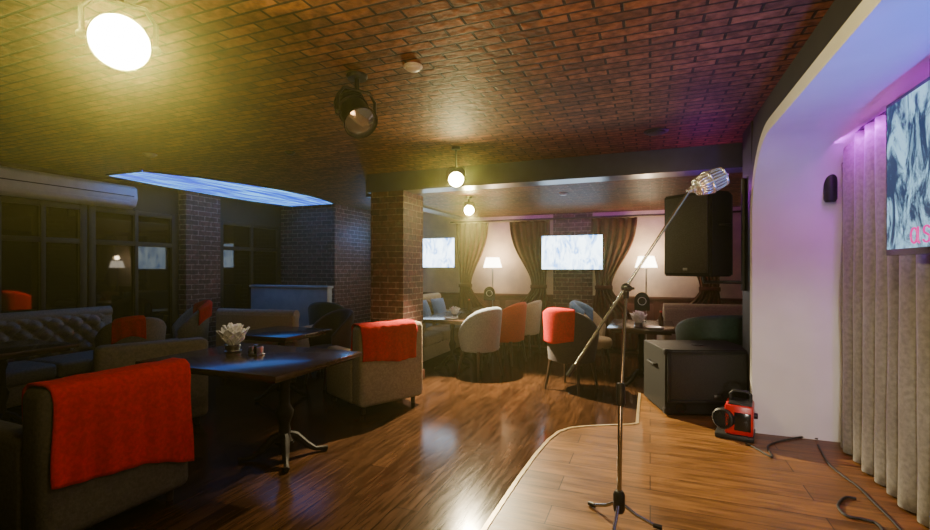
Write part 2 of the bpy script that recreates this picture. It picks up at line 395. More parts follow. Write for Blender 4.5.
def arm_blanket(label, m, loc, rz, x0, x1, hang, top=.88, inner=.3, group=None, seed=0, skew=.0, slope=.05):
    def fn(u, v):
        hg = hang*(1+.04*math.sin(u*6+seed)+slope*(u-.5))
        pr = [(-.424, top-hg), (-.424, top-.07), (-.408, top-.01), (-.37, top+.012), (-.24, top+.012), (-.195, top-.02), (-.186, top-inner)]
        y, z = path_at(pr, v)
        x = x0+(x1-x0)*u + skew*(v-.4) + .02*math.sin(v*9+seed)*(u-.5)
        low = max(0, 1-v*2.0)
        if y < -.4: y -= low*(.02*(.5+.5*math.sin(u*15+seed+v*3))+.008*math.sin(u*37+seed))
        z += .006*noise.noise(Vector((x*9, y*9, z*9+seed)))
        return Vector((x, y, z))
    o = sheet('blanket', fn, 48, 44, m, .01); o.location = loc; o.rotation_euler = (0, 0, rz)
    return tag(o, label, 'blanket', group)
def tufted_sofa(label, m, loc, rz, w=1.6, group=None, top=.88, cat='sofa', name='tufted_sofa'):
    t = thing(name, label, cat, loc, rz, group)
    b = B(); bx(b, -w/2+.03, w/2-.03, -.36, .36, .1, .3, .02); obj('base', b, m, t)
    n = max(1, round((w-.3)/.65)); cw = (w-.3)/n
    for i in range(n):
        x0 = -w/2+.15+i*cw
        b = B(); bx(b, x0+.004, x0+cw-.004, -.2, .38, .3, .46, .045, 4); obj('seat_cushion', b, m, t)
    b = B(); bx(b, -w/2+.02, w/2-.02, -.4, -.27, .1, top-.03, .03, 3)
    A = .2
    def fn(u, v):
        x = -w/2+.1+(w-.2)*u; z = .42+(top-.46)*v
        p = x/A+z/A; q = x/A-z/A
        e = min(1, min(u, 1-u)*14)*min(1, min(v, 1-v)*7)
        return Vector((x, -.275+.1*(abs(math.sin(PI*p))*abs(math.sin(PI*q)))**.55*e, z))
    grid(b, fn, int(w*50), 34)
    tube(b, [(-w/2+.03, -.325, top-.05), (w/2-.03, -.325, top-.05)], .07, 14)
    for ip in range(-40, 41):
        for iq in range(-40, 41):
            x = A*(ip+iq)/2; z = A*(ip-iq)/2
            if .48 < z < top-.09 and abs(x) < w/2-.14: ball(b, .014, (x, -.268, z), (1, .6, 1), 8, 6)
    obj('backrest', b, m, t, 70)
    for s in (-1, 1):
        b = B(); bx(b, s*(w/2-.07)-.06, s*(w/2-.07)+.06, -.36, .36, .1, .6, .02)
        tube(b, [(s*(w/2-.07), -.34, .6), (s*(w/2-.07), .37, .6)], .085, 16); obj('arm', b, m, t)
    for sx in (-1, 1):
        for sy in (-1, 1):
            b = B(); lathe(b, [(0, 0), (.022, 0), (.035, .05), (.03, .11), (0, .11)], T(sx*(w/2-.09), sy*.3, 0), 12); obj('leg', b, 'dark_wood', t)
    return t
def table(label, loc, rz, lx, ly, group, pedestals=((0, 0),), m='table_wood', z=.75, foot=.27, k_=1.0):
    t = thing('restaurant_table', label, 'table', loc, rz, group)
    b = B(); bx(b, -lx/2, lx/2, -ly/2, ly/2, z-.035, z, .008); bx(b, -lx/2+.05, lx/2-.05, -ly/2+.05, ly/2-.05, z-.06, z-.034); obj('tabletop', b, m, t)
    for px, py in pedestals:
        b = B(); lathe(b, [(r*k_, zz) for r, zz in ((0, .1), (.05, .1), (.06, .13), (.035, .18), (.028, .25), (.045, .31), (.05, .35), (.03, .4), (.026, .55), (.04, .6), (.03, .64), (.12, .68), (.13, z-.058), (0, z-.058))], T(px, py, 0), 16)
        obj('pedestal', b, 'iron', t)
        for k in range(4):
            a = PI/4+k*PI/2; c, s = math.cos(a), math.sin(a)
            b = B(); tube(b, [(px+c*.02, py+s*.02, .17), (px+c*.08, py+s*.08, .15), (px+c*.16, py+s*.16, .07), (px+c*.23, py+s*.23, .025), (px+c*foot, py+s*foot, .02)], [.022*k_, .024*k_, .02*k_, .018, .02], 8)
            obj('foot', b, 'iron', t)
    return t

# ------------------------------------------------------------------ foreground left
c1 = (-3.12, 1.76, 0); a1 = rad(88)
armchair('grey upholstered armchair nearest the camera at the lower left', 'grey_fabric', c1, a1, 'grey lounge armchairs', w=.78, top=.855)
arm_blanket('large red fleece blanket draped over the nearest grey armchair', 'red_fleece', c1, a1, -.36, .375, .53, top=.855, group='red blankets', seed=1, slope=.3)
table('dark wooden table with white napkins, between the two red-blanketed grey armchairs', (-2.92, 2.86, 0), 0, 1.35, .98, 'dark restaurant tables', ((.3, .0),), foot=.32, k_=1.35)
c2 = (-2.79, 4.38, 0); a2 = rad(63)
armchair('light grey boxy armchair in front of the brick pillar, red blanket over it', 'lightgrey_fabric', c2, a2, 'grey lounge armchairs', w=.76, top=.88)
arm_blanket('red fleece blanket over the armchair in front of the brick pillar', 'red_fleece', c2, a2, -.375, .26, .36, top=.88, group='red blankets', seed=4)
table('dark table behind the light grey armchair by the pillar', (-3.8, 4.1, 0), 0, .8, .75, 'dark restaurant tables')

def napkin_set(loc, l1, l2, sc=1.0):
    t = thing('napkin_holder', l1, 'napkin holder', loc, .4)
    b = B(); lathe(b, [(0, 0), (.05*sc, 0), (.055*sc, .008), (.045*sc, .014), (.052*sc, .045*sc), (.047*sc, .045*sc), (.04*sc, .016), (0, .012)], None, 20); obj('cup', b, 'steel', t)
    b = B(); tube(b, [(.053*sc*math.cos(2*PI*k/20), .053*sc*math.sin(2*PI*k/20), .045*sc) for k in range(21)], .003, 6, False); obj('rim', b, 'chrome', t)
    b = B()
    for lay, (cnt, sp, hh) in enumerate(((9, 1.0, .13), (7, .55, .155), (4, .2, .165))):
        for k in range(cnt):
            a = 2*PI*k/cnt+.3+lay*.5; dirv = Vector((math.cos(a), math.sin(a), 0)); sd = Vector((-dirv.y, dirv.x, 0))
            def fn(u, v, dirv=dirv, sd=sd, k=k):
                wv = (.006+.062*math.sin(PI*min(1, v)*.6))*sc*(1-max(0, v-.5)*1.75)
                return dirv*(.006+.085*sp*v**1.5)*sc+sd*((u-.5)*2*wv)+dirv*(.014*abs(u-.5)*2*v)*sc+Vector((0, 0, (.018+hh*v)*sc+.01*math.sin(k*2.1)*v))
            grid(b, fn, 6, 8)
    o = obj('napkin_bundle', b, 'paper', None, 60); o.location = loc; tag(o, l2, 'napkins')
    s = o.modifiers.new('thick', 'SOLIDIFY'); s.thickness = .002
    return t
nl = P(233, 3.95, .751)
napkin_set(nl, 'metal napkin cup on the large foreground table', 'fan of white paper napkins on the large foreground table', 1.25)
b = B(); bx(b, -.055, .055, -.04, .04, 0, .012, .004)
for s in (-1, 1): bx(b, s*.04-.004, s*.04+.004, -.035, .035, .01, .07, .002)
cad = obj('condiment_caddy', b, 'steel'); p = P(256, 3.78, .75); cad.location = p; tag(cad, 'small metal condiment caddy beside the napkins on the foreground table', 'caddy')
b = B(); lathe(b, [(0, 0), (.018, 0), (.02, .03), (.015, .06), (0, .06)], None, 14)
sh = thing('pepper_shaker', 'small dark shaker standing in the caddy on the foreground table', 'shaker', (p.x, p.y, .763))
obj('body', b, 'black_gloss', sh); b = B(); lathe(b, [(.016, .058), (.016, .07), (0, .075)], None, 14); obj('cap', b, 'steel', sh)

# ------------------------------------------------------------------ left zone
tufted_sofa('long grey tufted sofa along the dark windows at far left', 'sofa_fabric', (-6.1, 3.0, 0), rad(-90), 1.9, 'tufted sofas', top=.95)
tufted_sofa('small beige tufted sofa facing the camera before the low partition', 'beige_fabric', (-4.76, 4.98, 0), rad(8), 1.2, 'tufted sofas', top=.9)
tub_chair('light grey tub chair near the left windows with a small red blanket', 'sofa_fabric', (-5.05, 3.3, 0), rad(70), 'tub chairs in the left zone', top=.95)
tub_blanket('red blanket on the tub chair nearest the left windows', 'red_fleece', (-5.05, 3.3, 0), rad(70), -42, 8, .2, top=.95, group='red blankets', seed=2)
tub_chair('grey tub chair by the left brick pier with a red blanket', 'sofa_fabric', (-5.95, 4.62, 0), rad(150), 'tub chairs in the left zone', top=.98)
tub_blanket('small red blanket on the tub chair by the left brick pier', 'red_fleece', (-5.95, 4.62, 0), rad(150), -70, 60, .2, top=.98, group='red blankets', seed=3)
armchair('wide grey armchair turned towards the left windows, no blanket', 'sofa_fabric', (-4.35, 3.0, 0), rad(62), 'grey lounge armchairs', top=.8)
tub_chair('dark teal tub chair behind the small beige tufted sofa', 'teal_fabric', (-4.4, 5.72, 0), rad(15), 'tub chairs in the left zone', top=.97)
tub_chair('dark plum tub chair in the gloom left of the brick pillar', 'dark_fabric', (-3.74, 4.86, 0), rad(160), 'tub chairs in the left zone', top=.92)
table('dark table beside the tufted sofa at the left windows', (-5.3, 2.35, 0), 0, .75, .8, 'dark restaurant tables')
table('dark table between the left brick pier and the small beige sofa', (-5.6, 5.5, 0), 0, .65, .7, 'dark restaurant tables')
b = B(); bx(b, XL+.2, -4.8, 6.18, 6.3, 0, 1.12, .008); bx(b, XL+.18, -4.78, 6.16, 6.32, 1.12, 1.16, .008)
tag(obj('low_partition', b, 'partition'), 'pale grey low partition in front of the rear brick wall', 'partition')
t = thing('air_conditioner', 'long white air conditioner high on the left wall', 'air conditioner', (XL+.002, 3.3, 2.245))
acpr = [(0, .3), (.14, .3), (.2, .26), (.215, .12), (.18, .03), (.1, 0), (0, 0)]
b = B(); grid(b, lambda u, v: Vector((path_at(acpr, v)[0], -.95+1.9*u, path_at(acpr, v)[1])), 1, 30)
for s in (-.95, .95): b.faces.new([b.verts.new((x, s, z)) for x, z in acpr])
obj('casing', b, 'white_plastic', t, 50)
b = B(); box(b, (.012, 1.7, .05), (.2, 0, .06), Matrix.Rotation(rad(28), 3, 'Y'), .003); obj('louver', b, 'white_plastic', t)
b = B(); bx(b, .205, .222, -.9, .9, .15, .16); obj('seam', b, 'black_plastic', t)
# curved blue panel under the ceiling
pc = Vector((-5.6, 5.4, CE))
t = thing('ceiling_light', 'long curved blue glowing ceiling light panel at upper left', 'ceiling light', pc)
top_e = [(-5.62, 3.8), (-5.36, 4.3), (-5.16, 4.9), (-5.06, 5.5), (-5.06, 6.05), (-5.14, 6.55), (-5.28, 6.98)]
bot_e = [(-6.22, 6.98), (-6.32, 6.6), (-6.38, 6.1), (-6.4, 5.6), (-6.4, 5.0), (-6.36, 4.4), (-6.28, 3.8)]
ol = [(x-pc.x, y-pc.y) for x, y in top_e+bot_e]
b = B(); prism(b, ol, -.02, -.002); obj('diffuser', b, 'blue_panel', t)
b = B(); tube(b, [(x, y, -.012) for x, y in ol+ol[:1]], .014, 8, False); obj('frame', b, 'black_metal', t)

# ------------------------------------------------------------------ far right zone
tub_chair('blue-grey tub chair, front one in the row by the pillar', 'bluegrey_fabric', (-2.14, 5.98, 0), rad(62), 'tub chairs along the far tables', top=.94, low=.58)
tub_chair('rust red tub chair, second in the row behind the blue-grey one', 'rust_fabric', (-2.04, 6.95, 0), rad(75), 'tub chairs along the far tables', top=.94, low=.6)
tub_chair('beige tub chair, last in the row nearest the far wall', 'beige_fabric', (-1.98, 7.75, 0), rad(80), 'tub chairs along the far tables', top=.92, low=.6)
tA = table('far dining table beside the blue-grey tub chair', (-2.68, 6.3, 0), 0, .75, 1.05, 'far dining tables', ((0, 0),))
tB = dup(tA, 'far dining table beside the beige tub chair, near the far wall', (-2.68, 7.42, 0), 0)
tufted_sofa('grey tufted banquette behind the pillar, with blue cushions', 'lightgrey_fabric', (-3.38, 7.0, 0), rad(-90), 2.1, 'tufted sofas', top=.97)
def cushion(label, m, loc, rot, s=.4):
    b = B()
    def f(sgn):
        return lambda u, v: Vector(((u-.5)*s*(1-.12*math.sin(PI*v)*abs(2*u-1)), sgn*.075*(max(0, math.sin(PI*u)*math.sin(PI*v)))**.5, (v)*s))
    grid(b, f(1), 14, 14); grid(b, f(-1), 14, 14)
    bmesh.ops.remove_doubles(b, verts=b.verts[:], dist=.0005); bmesh.ops.recalc_face_normals(b, faces=b.faces[:])
    o = obj('cushion', b, m, None, 60); o.location = loc; o.rotation_euler = rot
    return tag(o, label, 'cushion', 'blue cushions')
cushion('blue cushion on the banquette, the one nearer the pillar', 'blue_fleece', (-3.4, 7.0, .475), (rad(14), 0, rad(-80)), .45)
cushion('blue cushion on the banquette, the one nearer the far wall', 'blue_fleece', (-3.4, 7.55, .475), (rad(14), 0, rad(-95)), .45)
cc = (-.88, 5.72, 0); ca = rad(-22)
tub_chair('dark tub chair with a red blanket at the table right of centre', 'dark_fabric', cc, ca, 'tub chairs along the far tables', top=.97, low=.68, sc=1.05)
tub_blanket('red blanket hanging on the dark tub chair right of centre', 'red_fleece', cc, ca, -85, 36, .36, top=.97, low=.68, group='red blankets', sc=1.05, seed=5)
cd = (-.76, 6.85, 0)
tub_chair('beige tub chair with a blue blanket, behind the red-blanketed dark chair', 'beige_fabric', cd, rad(-95), 'tub chairs along the far tables', top=.96)
tub_blanket('blue blanket on the beige tub chair right of centre', 'blue_fleece', cd, rad(-95), -80, 80, .34, top=.96, group='blue blankets', seed=6)
tC = dup(tA, 'dining table right of centre, with menu board and napkins', (-.1, 6.25, 0), 0)
tufted_sofa('cream tufted armchair facing the camera behind the right dining table', 'beige_fabric', (.66, 7.35, 0), rad(5), 1.1, None, .95, 'armchair', 'tufted_armchair')
tub_chair('dark green velvet tub chair behind the black floor speaker', 'green_velvet', (.6, 5.5, 0), rad(25), 'tub chairs along the far tables', top=.99, low=.82, sc=1.15)
def menu_board(label, loc, rz):
    t = thing('menu_board', label, 'menu board', loc, rz, 'black table menu boards')
    pts = [(-.095, 0), (.095, 0), (.095, .13)]+[(.095*math.cos(a), .13+.11*math.sin(a)) for a in [PI*k/14 for k in range(1, 14)]]+[(-.095, .13)]
    b = B(); prism(b, pts, -.008, .008, T(0, 0, .14) @ Matrix.Rotation(rad(88), 4, 'X')); obj('board', b, 'black_gloss', t)
    b = B(); tube(b, [(0, 0, .01), (0, 0, .16)], .008, 10); obj('stem', b, 'dark_wood', t)
    b = B(); lathe(b, [(0, 0), (.055, 0), (.055, .012), (.02, .022), (0, .022)], None, 20); obj('foot', b, 'dark_wood', t)
    b = B(); tube(b, [(.05*math.cos(2*PI*k/24), -.009, .265+.05*math.sin(2*PI*k/24)) for k in range(25)], .004, 6, False); obj('round_emblem', b, 'paper', t)
    return t
menu_board('black round-topped menu board on the far table below the left floor lamp', (-2.58, 7.7, .75), rad(15))
menu_board('black round-topped menu board on the dining table right of centre', (-.1, 6.6, .75), rad(8))
napkin_set((-.13, 6.0, .751), 'napkin cup on the dining table right of centre', 'white napkin fan on the dining table right of centre', 1.0)
napkin_set((-2.6, 6.2, .751), 'napkin cup on the far table beside the blue-grey chair', 'white napkin fan on the far table beside the blue-grey chair', .8)
def bottle(label, loc, m):
    t = thing('sauce_bottle', label, 'bottle', loc, 0, 'sauce bottles')
    b = B(); lathe(b, [(0, 0), (.028, 0), (.03, .01), (.03, .1), (.012, .14), (.012, .17), (0, .17)], None, 16); obj('body', b, m, t)
    b = B(); lathe(b, [(.014, .165), (.014, .185), (0, .187)], None, 12); obj('cap', b, 'red_paint', t)
bottle('dark sauce bottle on the dining table right of centre', (.12, 6.12, .75), 'amber')
bottle('dark sauce bottle on the far table nearest the far wall', (-2.8, 7.3, .75), 'amber')
def plate(label, loc):
    b = B(); lathe(b, [(0, .004), (.06, .004), (.07, .0), (.1, .014), (.105, .018), (.1, .02), (.065, .01), (0, .01)], None, 24)
    o = obj('plate', b, 'ceramic'); o.location = loc; tag(o, label, 'plate', 'white plates')
plate('white plate on the dining table right of centre', (.05, 5.86, .751)); plate('white plate on the far table beside the blue-grey chair', (-2.55, 5.95, .751))
def floor_lamp(label, loc):
    t = thing('floor_lamp', label, 'floor lamp', loc, 0, 'white shaded floor lamps')
    b = B(); lathe(b, [(0, 0), (.13, 0), (.135, .012), (.03, .03), (0, .03)], None, 24); obj('base', b, 'steel', t)
    b = B(); tube(b, [(0, 0, .02), (0, 0, 1.52)], .011, 10); obj('pole', b, 'steel', t)
    b = B(); lathe(b, [(.17, 1.46), (.12, 1.64), (.115, 1.64), (.165, 1.46)], None, 28); obj('shade', b, 'shade', t)
    b = B(); ball(b, .04, (0, 0, 1.55)); obj('bulb', b, 'shade', t)
    return t
floor_lamp('white shaded floor lamp between the left drapes', (-2.68, 8.18, 0))
floor_lamp('white shaded floor lamp right of the larger wall screen', (-.06, 8.18, 0))
def drape(label, x, w, side):
    t = thing('drape', label, 'drape', (x, YB-.13, 0), 0, 'brown tied-back drapes')
    def fn(u, v):
        z = .06+2.24*v
        zt = 1.12; d = (z-zt)
        k = 1-.66*math.exp(-(d/.34)**2) if d < 0 else 1-.66*math.exp(-(d/.6)**2)
        xx = (u-.5)*w*k+side*w*.34*(1-k)
        return Vector((xx, .03*math.sin(u*2*PI*6+.5*math.sin(v*5))*(.5+.5*k), z))
    sheet('cloth', fn, 96, 36, 'drape_brown', .006, t)
    b = B(); bx(b, side*w*.34*.66-w*.19, side*w*.34*.66+w*.19, -.045, .045, 1.08, 1.15, .01); obj('tieback', b, 'drape_brown', t)
drape('brown tied drape beside the smaller wall screen', -3.14, .66, -1)
drape('brown tied drape between the left lamp and the larger screen', -2.04, .76, 1)
drape('brown tied drape directly right of the larger screen', -.57, .76, -1)
drape('brown tied drape behind the hanging black speaker', .7, .8, 1)
b = B(); tube(b, [(-3.6, YB-.13, 2.33), (2.05, YB-.13, 2.33)], .016, 10); tag(obj('curtain_rod', b, 'dark_wood'), 'dark curtain rod along the top of the far wall', 'curtain rod')
def wall_tv(label, x, w, h, z, y, sm, back):
    t = thing('television', label, 'television', (x, y, z), 0, 'wall screens')
    b = B(); bx(b, -w/2, w/2, -.04, 0, -h/2, h/2, .006); obj('housing', b, 'black_gloss', t)
    b = B(); bx(b, -w/2+.012, w/2-.012, -.043, -.039, -h/2+.015, h/2-.012); obj('screen', b, sm, t)
    b = B(); bx(b, -.15, .15, 0, back-y, -.1, .1); obj('mount', b, 'black_metal', t)
wall_tv('larger lit wall screen with snowy picture on the brick pier', -1.27, 1.06, .61, 1.72, YB-.2, 'screen_far', YB-.06)
wall_tv('smaller lit wall screen just right of the brick pillar', -3.93, .98, .58, 1.74, YB-.25, 'screen_far', YB)

# ------------------------------------------------------------------ ceiling equipment
def spot_fixture(label, head, ceil, d, s, lens):
    head = Vector(head); d = Vector(d).normalized()
    side = d.cross(Vector((0, 0, 1))).normalized()
    t = thing('spotlight', label, 'spotlight', (head.x, head.y, ceil), 0, 'ceiling spotlights')
    c = Vector((0, 0, head.z-ceil)); m = aim(c, d)
    b = B(); lathe(b, [(0, -.19*s), (.05*s, -.19*s), (.075*s, -.16*s), (.082*s, -.1*s), (.086*s, 0), (.096*s, .05*s), (.1*s, .075*s), (.095*s, .075*s), (.088*s, .055*s)], m, 28)
    for k in range(4): lathe(b, [(.08*s, (-.15+k*.025)*s), (.094*s, (-.148+k*.025)*s), (.094*s, (-.142+k*.025)*s), (.08*s, (-.14+k*.025)*s)], m, 24)
    obj('housing', b, 'black_metal', t)
    b = B(); lathe(b, [(.09*s, .058*s), (.06*s, .07*s), (.03*s, .078*s), (0, .08*s)], m, 28); obj('lens', b, lens, t)
    b = B(); w = .115*s
    pts = [c+side*w, c+side*w+Vector((0, 0, .1*s)), c+side*w*.7+Vector((0, 0, .15*s)), c-side*w*.7+Vector((0, 0, .15*s)), c-side*w+Vector((0, 0, .1*s)), c-side*w]
    tube(b, pts, .01*s, 8); obj('yoke', b, 'black_metal', t)
    b = B(); tube(b, [c+Vector((0, 0, .15*s)), (0, 0, -.01)], .014*s, 10); obj('stem', b, 'black_metal', t)
    b = B(); lathe(b, [(0, -.025), (.055*s, -.025), (.06*s, -.015), (.06*s, 0), (0, 0)], None, 20); obj('mounting_plate', b, 'black_metal', t)
    for k in (-1, 1):
        b = B(); ball(b, .018*s, c+side*w*k); obj('knob', b, 'black_plastic', t)
camv = Vector((0, 0, 1.45))
h1 = P(120, 1.98, 2.40); spot_fixture('glaring yellow spotlight at upper left, closest to the camera', h1, CE, camv-h1, 1.1, 'bulb_big')
h2 = P(357, 2.85, 2.37); spot_fixture('unlit black spotlight with silver lens at upper centre', h2, CE, (.75, -.42, -.85), 1.05, 'lens_off')
h3 = P(456, 4.55, 2.31); spot_fixture('lit spotlight in front of the beam, upper of the two centre lights', h3, CE, camv+Vector((.1, 0, -.3))-h3, .75, 'bulb')
h4 = P(469, 6.4, 2.24); spot_fixture('lit spotlight beyond the beam, lower of the two centre lights', h4, CL, camv+Vector((.1, 0, -.5))-h4, .7, 'bulb')
def detector(name, label, cat, loc, r, m, group):
    t = thing(name, label, cat, loc, 0, group)
    b = B(); lathe(b, [(0, 0), (r, 0), (r, -.008), (r*.92, -.012), (0, -.012)], None, 24); obj('base', b, m, t)
    b = B(); lathe(b, [(r*.8, -.01), (r*.72, -.022), (r*.5, -.028), (0, -.03)], None, 24); obj('dome', b, m, t)
    return t
def onceil(px, py, zc=CE): return P(px, (zc-H)*FPX/(268-py), zc)
detector('smoke_detector', 'white smoke detector on the brick ceiling above the unlit spotlight', 'smoke detector', onceil(413, 66), .055, 'white_plastic', 'smoke detectors')
detector('smoke_detector', 'white smoke detector at upper left, far from the spotlight', 'smoke detector', onceil(150, 154), .065, 'white_plastic', 'smoke detectors')
detector('ceiling_speaker', 'dark round ceiling speaker near the hanging black speaker', 'ceiling speaker', onceil(656, 131), .1, 'black_plastic', None)
detector('smoke_detector', 'small dark detector between the blue panel and the unlit spotlight', 'smoke detector', onceil(290, 152), .05, 'black_plastic', 'smoke detectors')
detector('smoke_detector', 'white smoke detector on the lower ceiling above the larger screen', 'smoke detector', P(563, 6.1, CL), .06, 'white_plastic', 'smoke detectors')

# ------------------------------------------------------------------ stage things
MD = 2.31
s0 = P(619, MD, SZ)
t = thing('microphone_stand', 'chrome tripod boom microphone stand at the front of the stage', 'microphone stand', s0)
V = lambda r, z, f=0: RT*r+FW*f+Vector((0, 0, z))
def zpx(py): return H+(268-py)/FPX*MD-SZ
sx = lambda px: (px-619)/FPX*MD
b = B(); tube(b, [(0, 0, .1), V(.008, .62)], .0115, 14); obj('pole', b, 'chrome', t)
b = B(); tube(b, [V(.008, .6), V(sx(626), zpx(292))], .0085, 12); obj('inner_pole', b, 'chrome', t)
b = B(); lathe(b, [(0, .575), (.018, .575), (.022, .59), (.022, .665), (.017, .685), (0, .685)], T(*V(.008, 0)), 16); obj('clutch', b, 'black_plastic', t)
b = B(); lathe(b, [(0, .05), (.022, .05), (.028, .065), (.028, .14), (.02, .155), (0, .155)], None, 16); obj('hub', b, 'black_plastic', t)
for k, an in enumerate((rad(122), rad(242), rad(-20))):
    dv = RT*math.cos(an)+FW*math.sin(an)
    b = B(); tube(b, [dv*.02+Vector((0, 0, .09)), dv*.08+Vector((0, 0, .05)), dv*.17+Vector((0, 0, .012))], .0085, 10); lg = obj('leg', b, 'chrome', t)
    b = B(); tube(b, [dv*.155+Vector((0, 0, .016)), dv*.195+Vector((0, 0, .0115))], .0115, 10); obj('rubber_foot', b, 'black_plastic', lg)
piv = V(sx(626), zpx(288)); e0 = V(sx(568), zpx(372), -.03); e1 = V(sx(692), zpx(190), .03)
b = B(); tube(b, [e0, e1], .0075, 12); obj('boom_arm', b, 'chrome', t)
dm = (e1-e0).normalized()
b = B(); tube(b, [e0-dm*.015, e0+dm*.05], .0115, 14); obj('counterweight', b, 'black_plastic', t)
b = B(); ball(b, .024, piv, (1, .8, 1)); tube(b, [piv-FW*.03, piv+FW*.03], .016, 14); tube(b, [piv+Vector((0, 0, -.05)), piv], .014, 12); obj('boom_clamp', b, 'black_plastic', t)
b = B(); tube(b, [piv-FW*.025, piv-FW*.05], [.018, .014], 10); tube(b, [piv-FW*.05-RT*.022, piv-FW*.05+RT*.022], .006, 8); obj('clamp_knob', b, 'black_plastic', t)
# classic ribbed microphone
mp = s0+e1
axis = (RT*.9+Vector((0, 0, .4))+FW*-.1).normalized()
t = thing('microphone', 'vintage silver ribbed microphone on the boom stand', 'microphone', mp)
fwd = (-FW-axis*(-FW).dot(axis)).normalized(); sd = axis.cross(fwd)
mm = Matrix((sd, fwd, axis)).transposed().to_4x4()
ML = .15
def micpt(t_, h, grow=0.0):
    c, s = math.cos(t_), math.sin(t_)
    sec = (abs(c)**2.8+abs(s)**2.8)**(-1/2.8)
    q = abs(2*h-1.0)
    env = max(0, 1-q**3.4)**(1/2.6)
    env = max(env, .3)
    return Vector(((.05*env+grow)*sec*c, (.052*env+grow)*sec*s, .035+ML*h))
b = B(); rings = []; NU = 56; NV = 30
for j in range(NV+1):
    rings.append([b.verts.new(micpt(2*PI*i/NU, .5-.5*math.cos(PI*j/NV))) for i in range(NU)])
for j in range(NV):
    for i in range(NU): b.faces.new((rings[j][i], rings[j][(i+1) % NU], rings[j+1][(i+1) % NU], rings[j+1][i]))
b.faces.new(rings[0][::-1]); b.faces.new(rings[-1])
bmesh.ops.transform(b, matrix=mm, verts=b.verts); obj('capsule', b, 'mic_dark', t, 80)
b = B()
for i in range(22):
    a = 2*PI*(i+.5)/22
    tube(b, [micpt(a, .5-.5*math.cos(PI*k/20), .0) for k in range(2, 19)], .0046, 8)
bmesh.ops.transform(b, matrix=mm, verts=b.verts); obj('grille_ribs', b, 'mic_silver', t, 80)
for k, r in ((.06, .008), (.42, .0075), (.9, .007)):
    b = B(); tube(b, [micpt(2*PI*i/48, k, .003) for i in range(49)], r, 8, False)
    bmesh.ops.transform(b, matrix=mm, verts=b.verts); obj('band', b, 'mic_silver', t, 80)
b = B(); lathe(b, [(.032, .035+ML*.93), (.028, .035+ML*1.0), (.012, .035+ML*1.02), (0, .035+ML*1.025)], mm, 28); obj('cap', b, 'mic_silver', t, 80)
b = B(); tube(b, [micpt(PI/2, .5-.5*math.cos(PI*k/16), .003) for k in range(2, 15)], .009, 8); bmesh.ops.transform(b, matrix=mm, verts=b.verts); obj('front_bar', b, 'mic_silver', t, 80)
b = B(); lathe(b, [(0, -.01), (.0125, -.01), (.0125, .012), (.019, .016), (.019, .028), (.036, .034), (.046, .048), (.03, .055), (0, .055)], mm, 24); obj('swivel_mount', b, 'mic_silver', t)

# hanging speaker
SA = 42
sp = P(702, 4.05, 1.38)
t = thing('speaker', 'black loudspeaker mounted high on the wall beside the stage arch', 'speaker', sp, rad(-SA))
b = B()
prof = [(-.23, -.2), (.23, -.2), (.23, .04), (.13, .22), (-.13, .22), (-.23, .04)]
prism(b, prof, 0, .7)
bmesh.ops.bevel(b, geom=[e for e in b.edges], offset=.012, segments=2, affect='EDGES'); obj('cabinet', b, 'speaker_paint', t)
b = B(); bx(b, -.205, .205, -.212, -.2, .03, .67, .005); obj('grille', b, 'grille', t)
b = B(); bx(b, -.02, .02, -.216, -.21, .05, .07, .002); obj('badge', b, 'steel', t)
for s in (-1, 1):
    b = B(); tube(b, [(s*.232, -.1, .42), (s*.26, -.1, .42), (s*.26, .0, .42), (s*.232, .0, .42)], .01, 8); obj('handle', b, 'black_plastic', t)
R_ = Matrix.Rotation(rad(SA), 4, 'Z')
b = B()
def loc_(w): return R_ @ (Vector(w)-sp)
for z in (-.05, .75):
    tube(b, [(0, .02, z if z > 0 else z+.05), (0, .02, z), loc_((XA-.02, 4.52, sp.z+z))], .014, 8)
q0, q1 = loc_((XA-.02, 4.52, sp.z-.12)), loc_((XA-.02, 4.52, sp.z+.82)); tube(b, [q0, q1], .02, 8)
obj('wall_bracket', b, 'black_metal', t)
# floor sub speaker
sb = P(697, 4.22, SZ)
t = thing('speaker', 'large black floor subwoofer standing on the stage corner', 'speaker', sb, rad(18))
b = B(); bx(b, -.38, .38, -.28, .28, .025, .56, .003, 1); obj('cabinet', b, 'speaker_paint', t)
b = B(); bx(b, -.335, .335, -.286, -.279, .14, .53, .002); obj('grille', b, 'grille', t)
b = B()
for x0, x1, z0, z1 in ((-.365, .365, .53, .552), (-.365, .365, .118, .14), (-.365, -.335, .118, .552), (.335, .365, .118, .552)): bx(b, x0, x1, -.3, -.279, z0, z1, .003)
obj('grille_frame', b, 'black_plastic', t)
for x in (-.25, .25):
    b = B(); lathe(b, [(.036, 0), (.044, .002), (.044, .008), (.034, .008), (.03, -.0), (0, -.0)], aim((x, -.281, .078), (0, -1, 0)), 24); obj('port', b, 'black_gloss', t)
b = B(); bx(b, .02, .08, -.293, -.285, .16, .185, .003); obj('badge', b, 'steel', t)
for x in (-1, 1):
    for z in (.045, .54):
        b = B(); box(b, (.05, .05, .05), (x*.362, -.262, z), None, .008); obj('corner', b, 'black_metal', t)
    b = B(); tube(b, [(x*.378, -.09, .4), (x*.405, -.09, .4), (x*.405, .09, .4), (x*.378, .09, .4)], .011, 8); obj('handle', b, 'black_plastic', t)
for x in (-1, 1):
    for y in (-1, 1):
        b = B(); lathe(b, [(0, 0), (.025, 0), (.028, .03), (0, .03)], T(x*.32, y*.22, 0), 12); obj('rubber_foot', b, 'black_plastic', t)
b = B(); lathe(b, [(0, .558), (.05, .558), (.05, .566), (.02, .566), (.018, .55), (0, .55)], None, 20); obj('pole_socket', b, 'black_plastic', t)
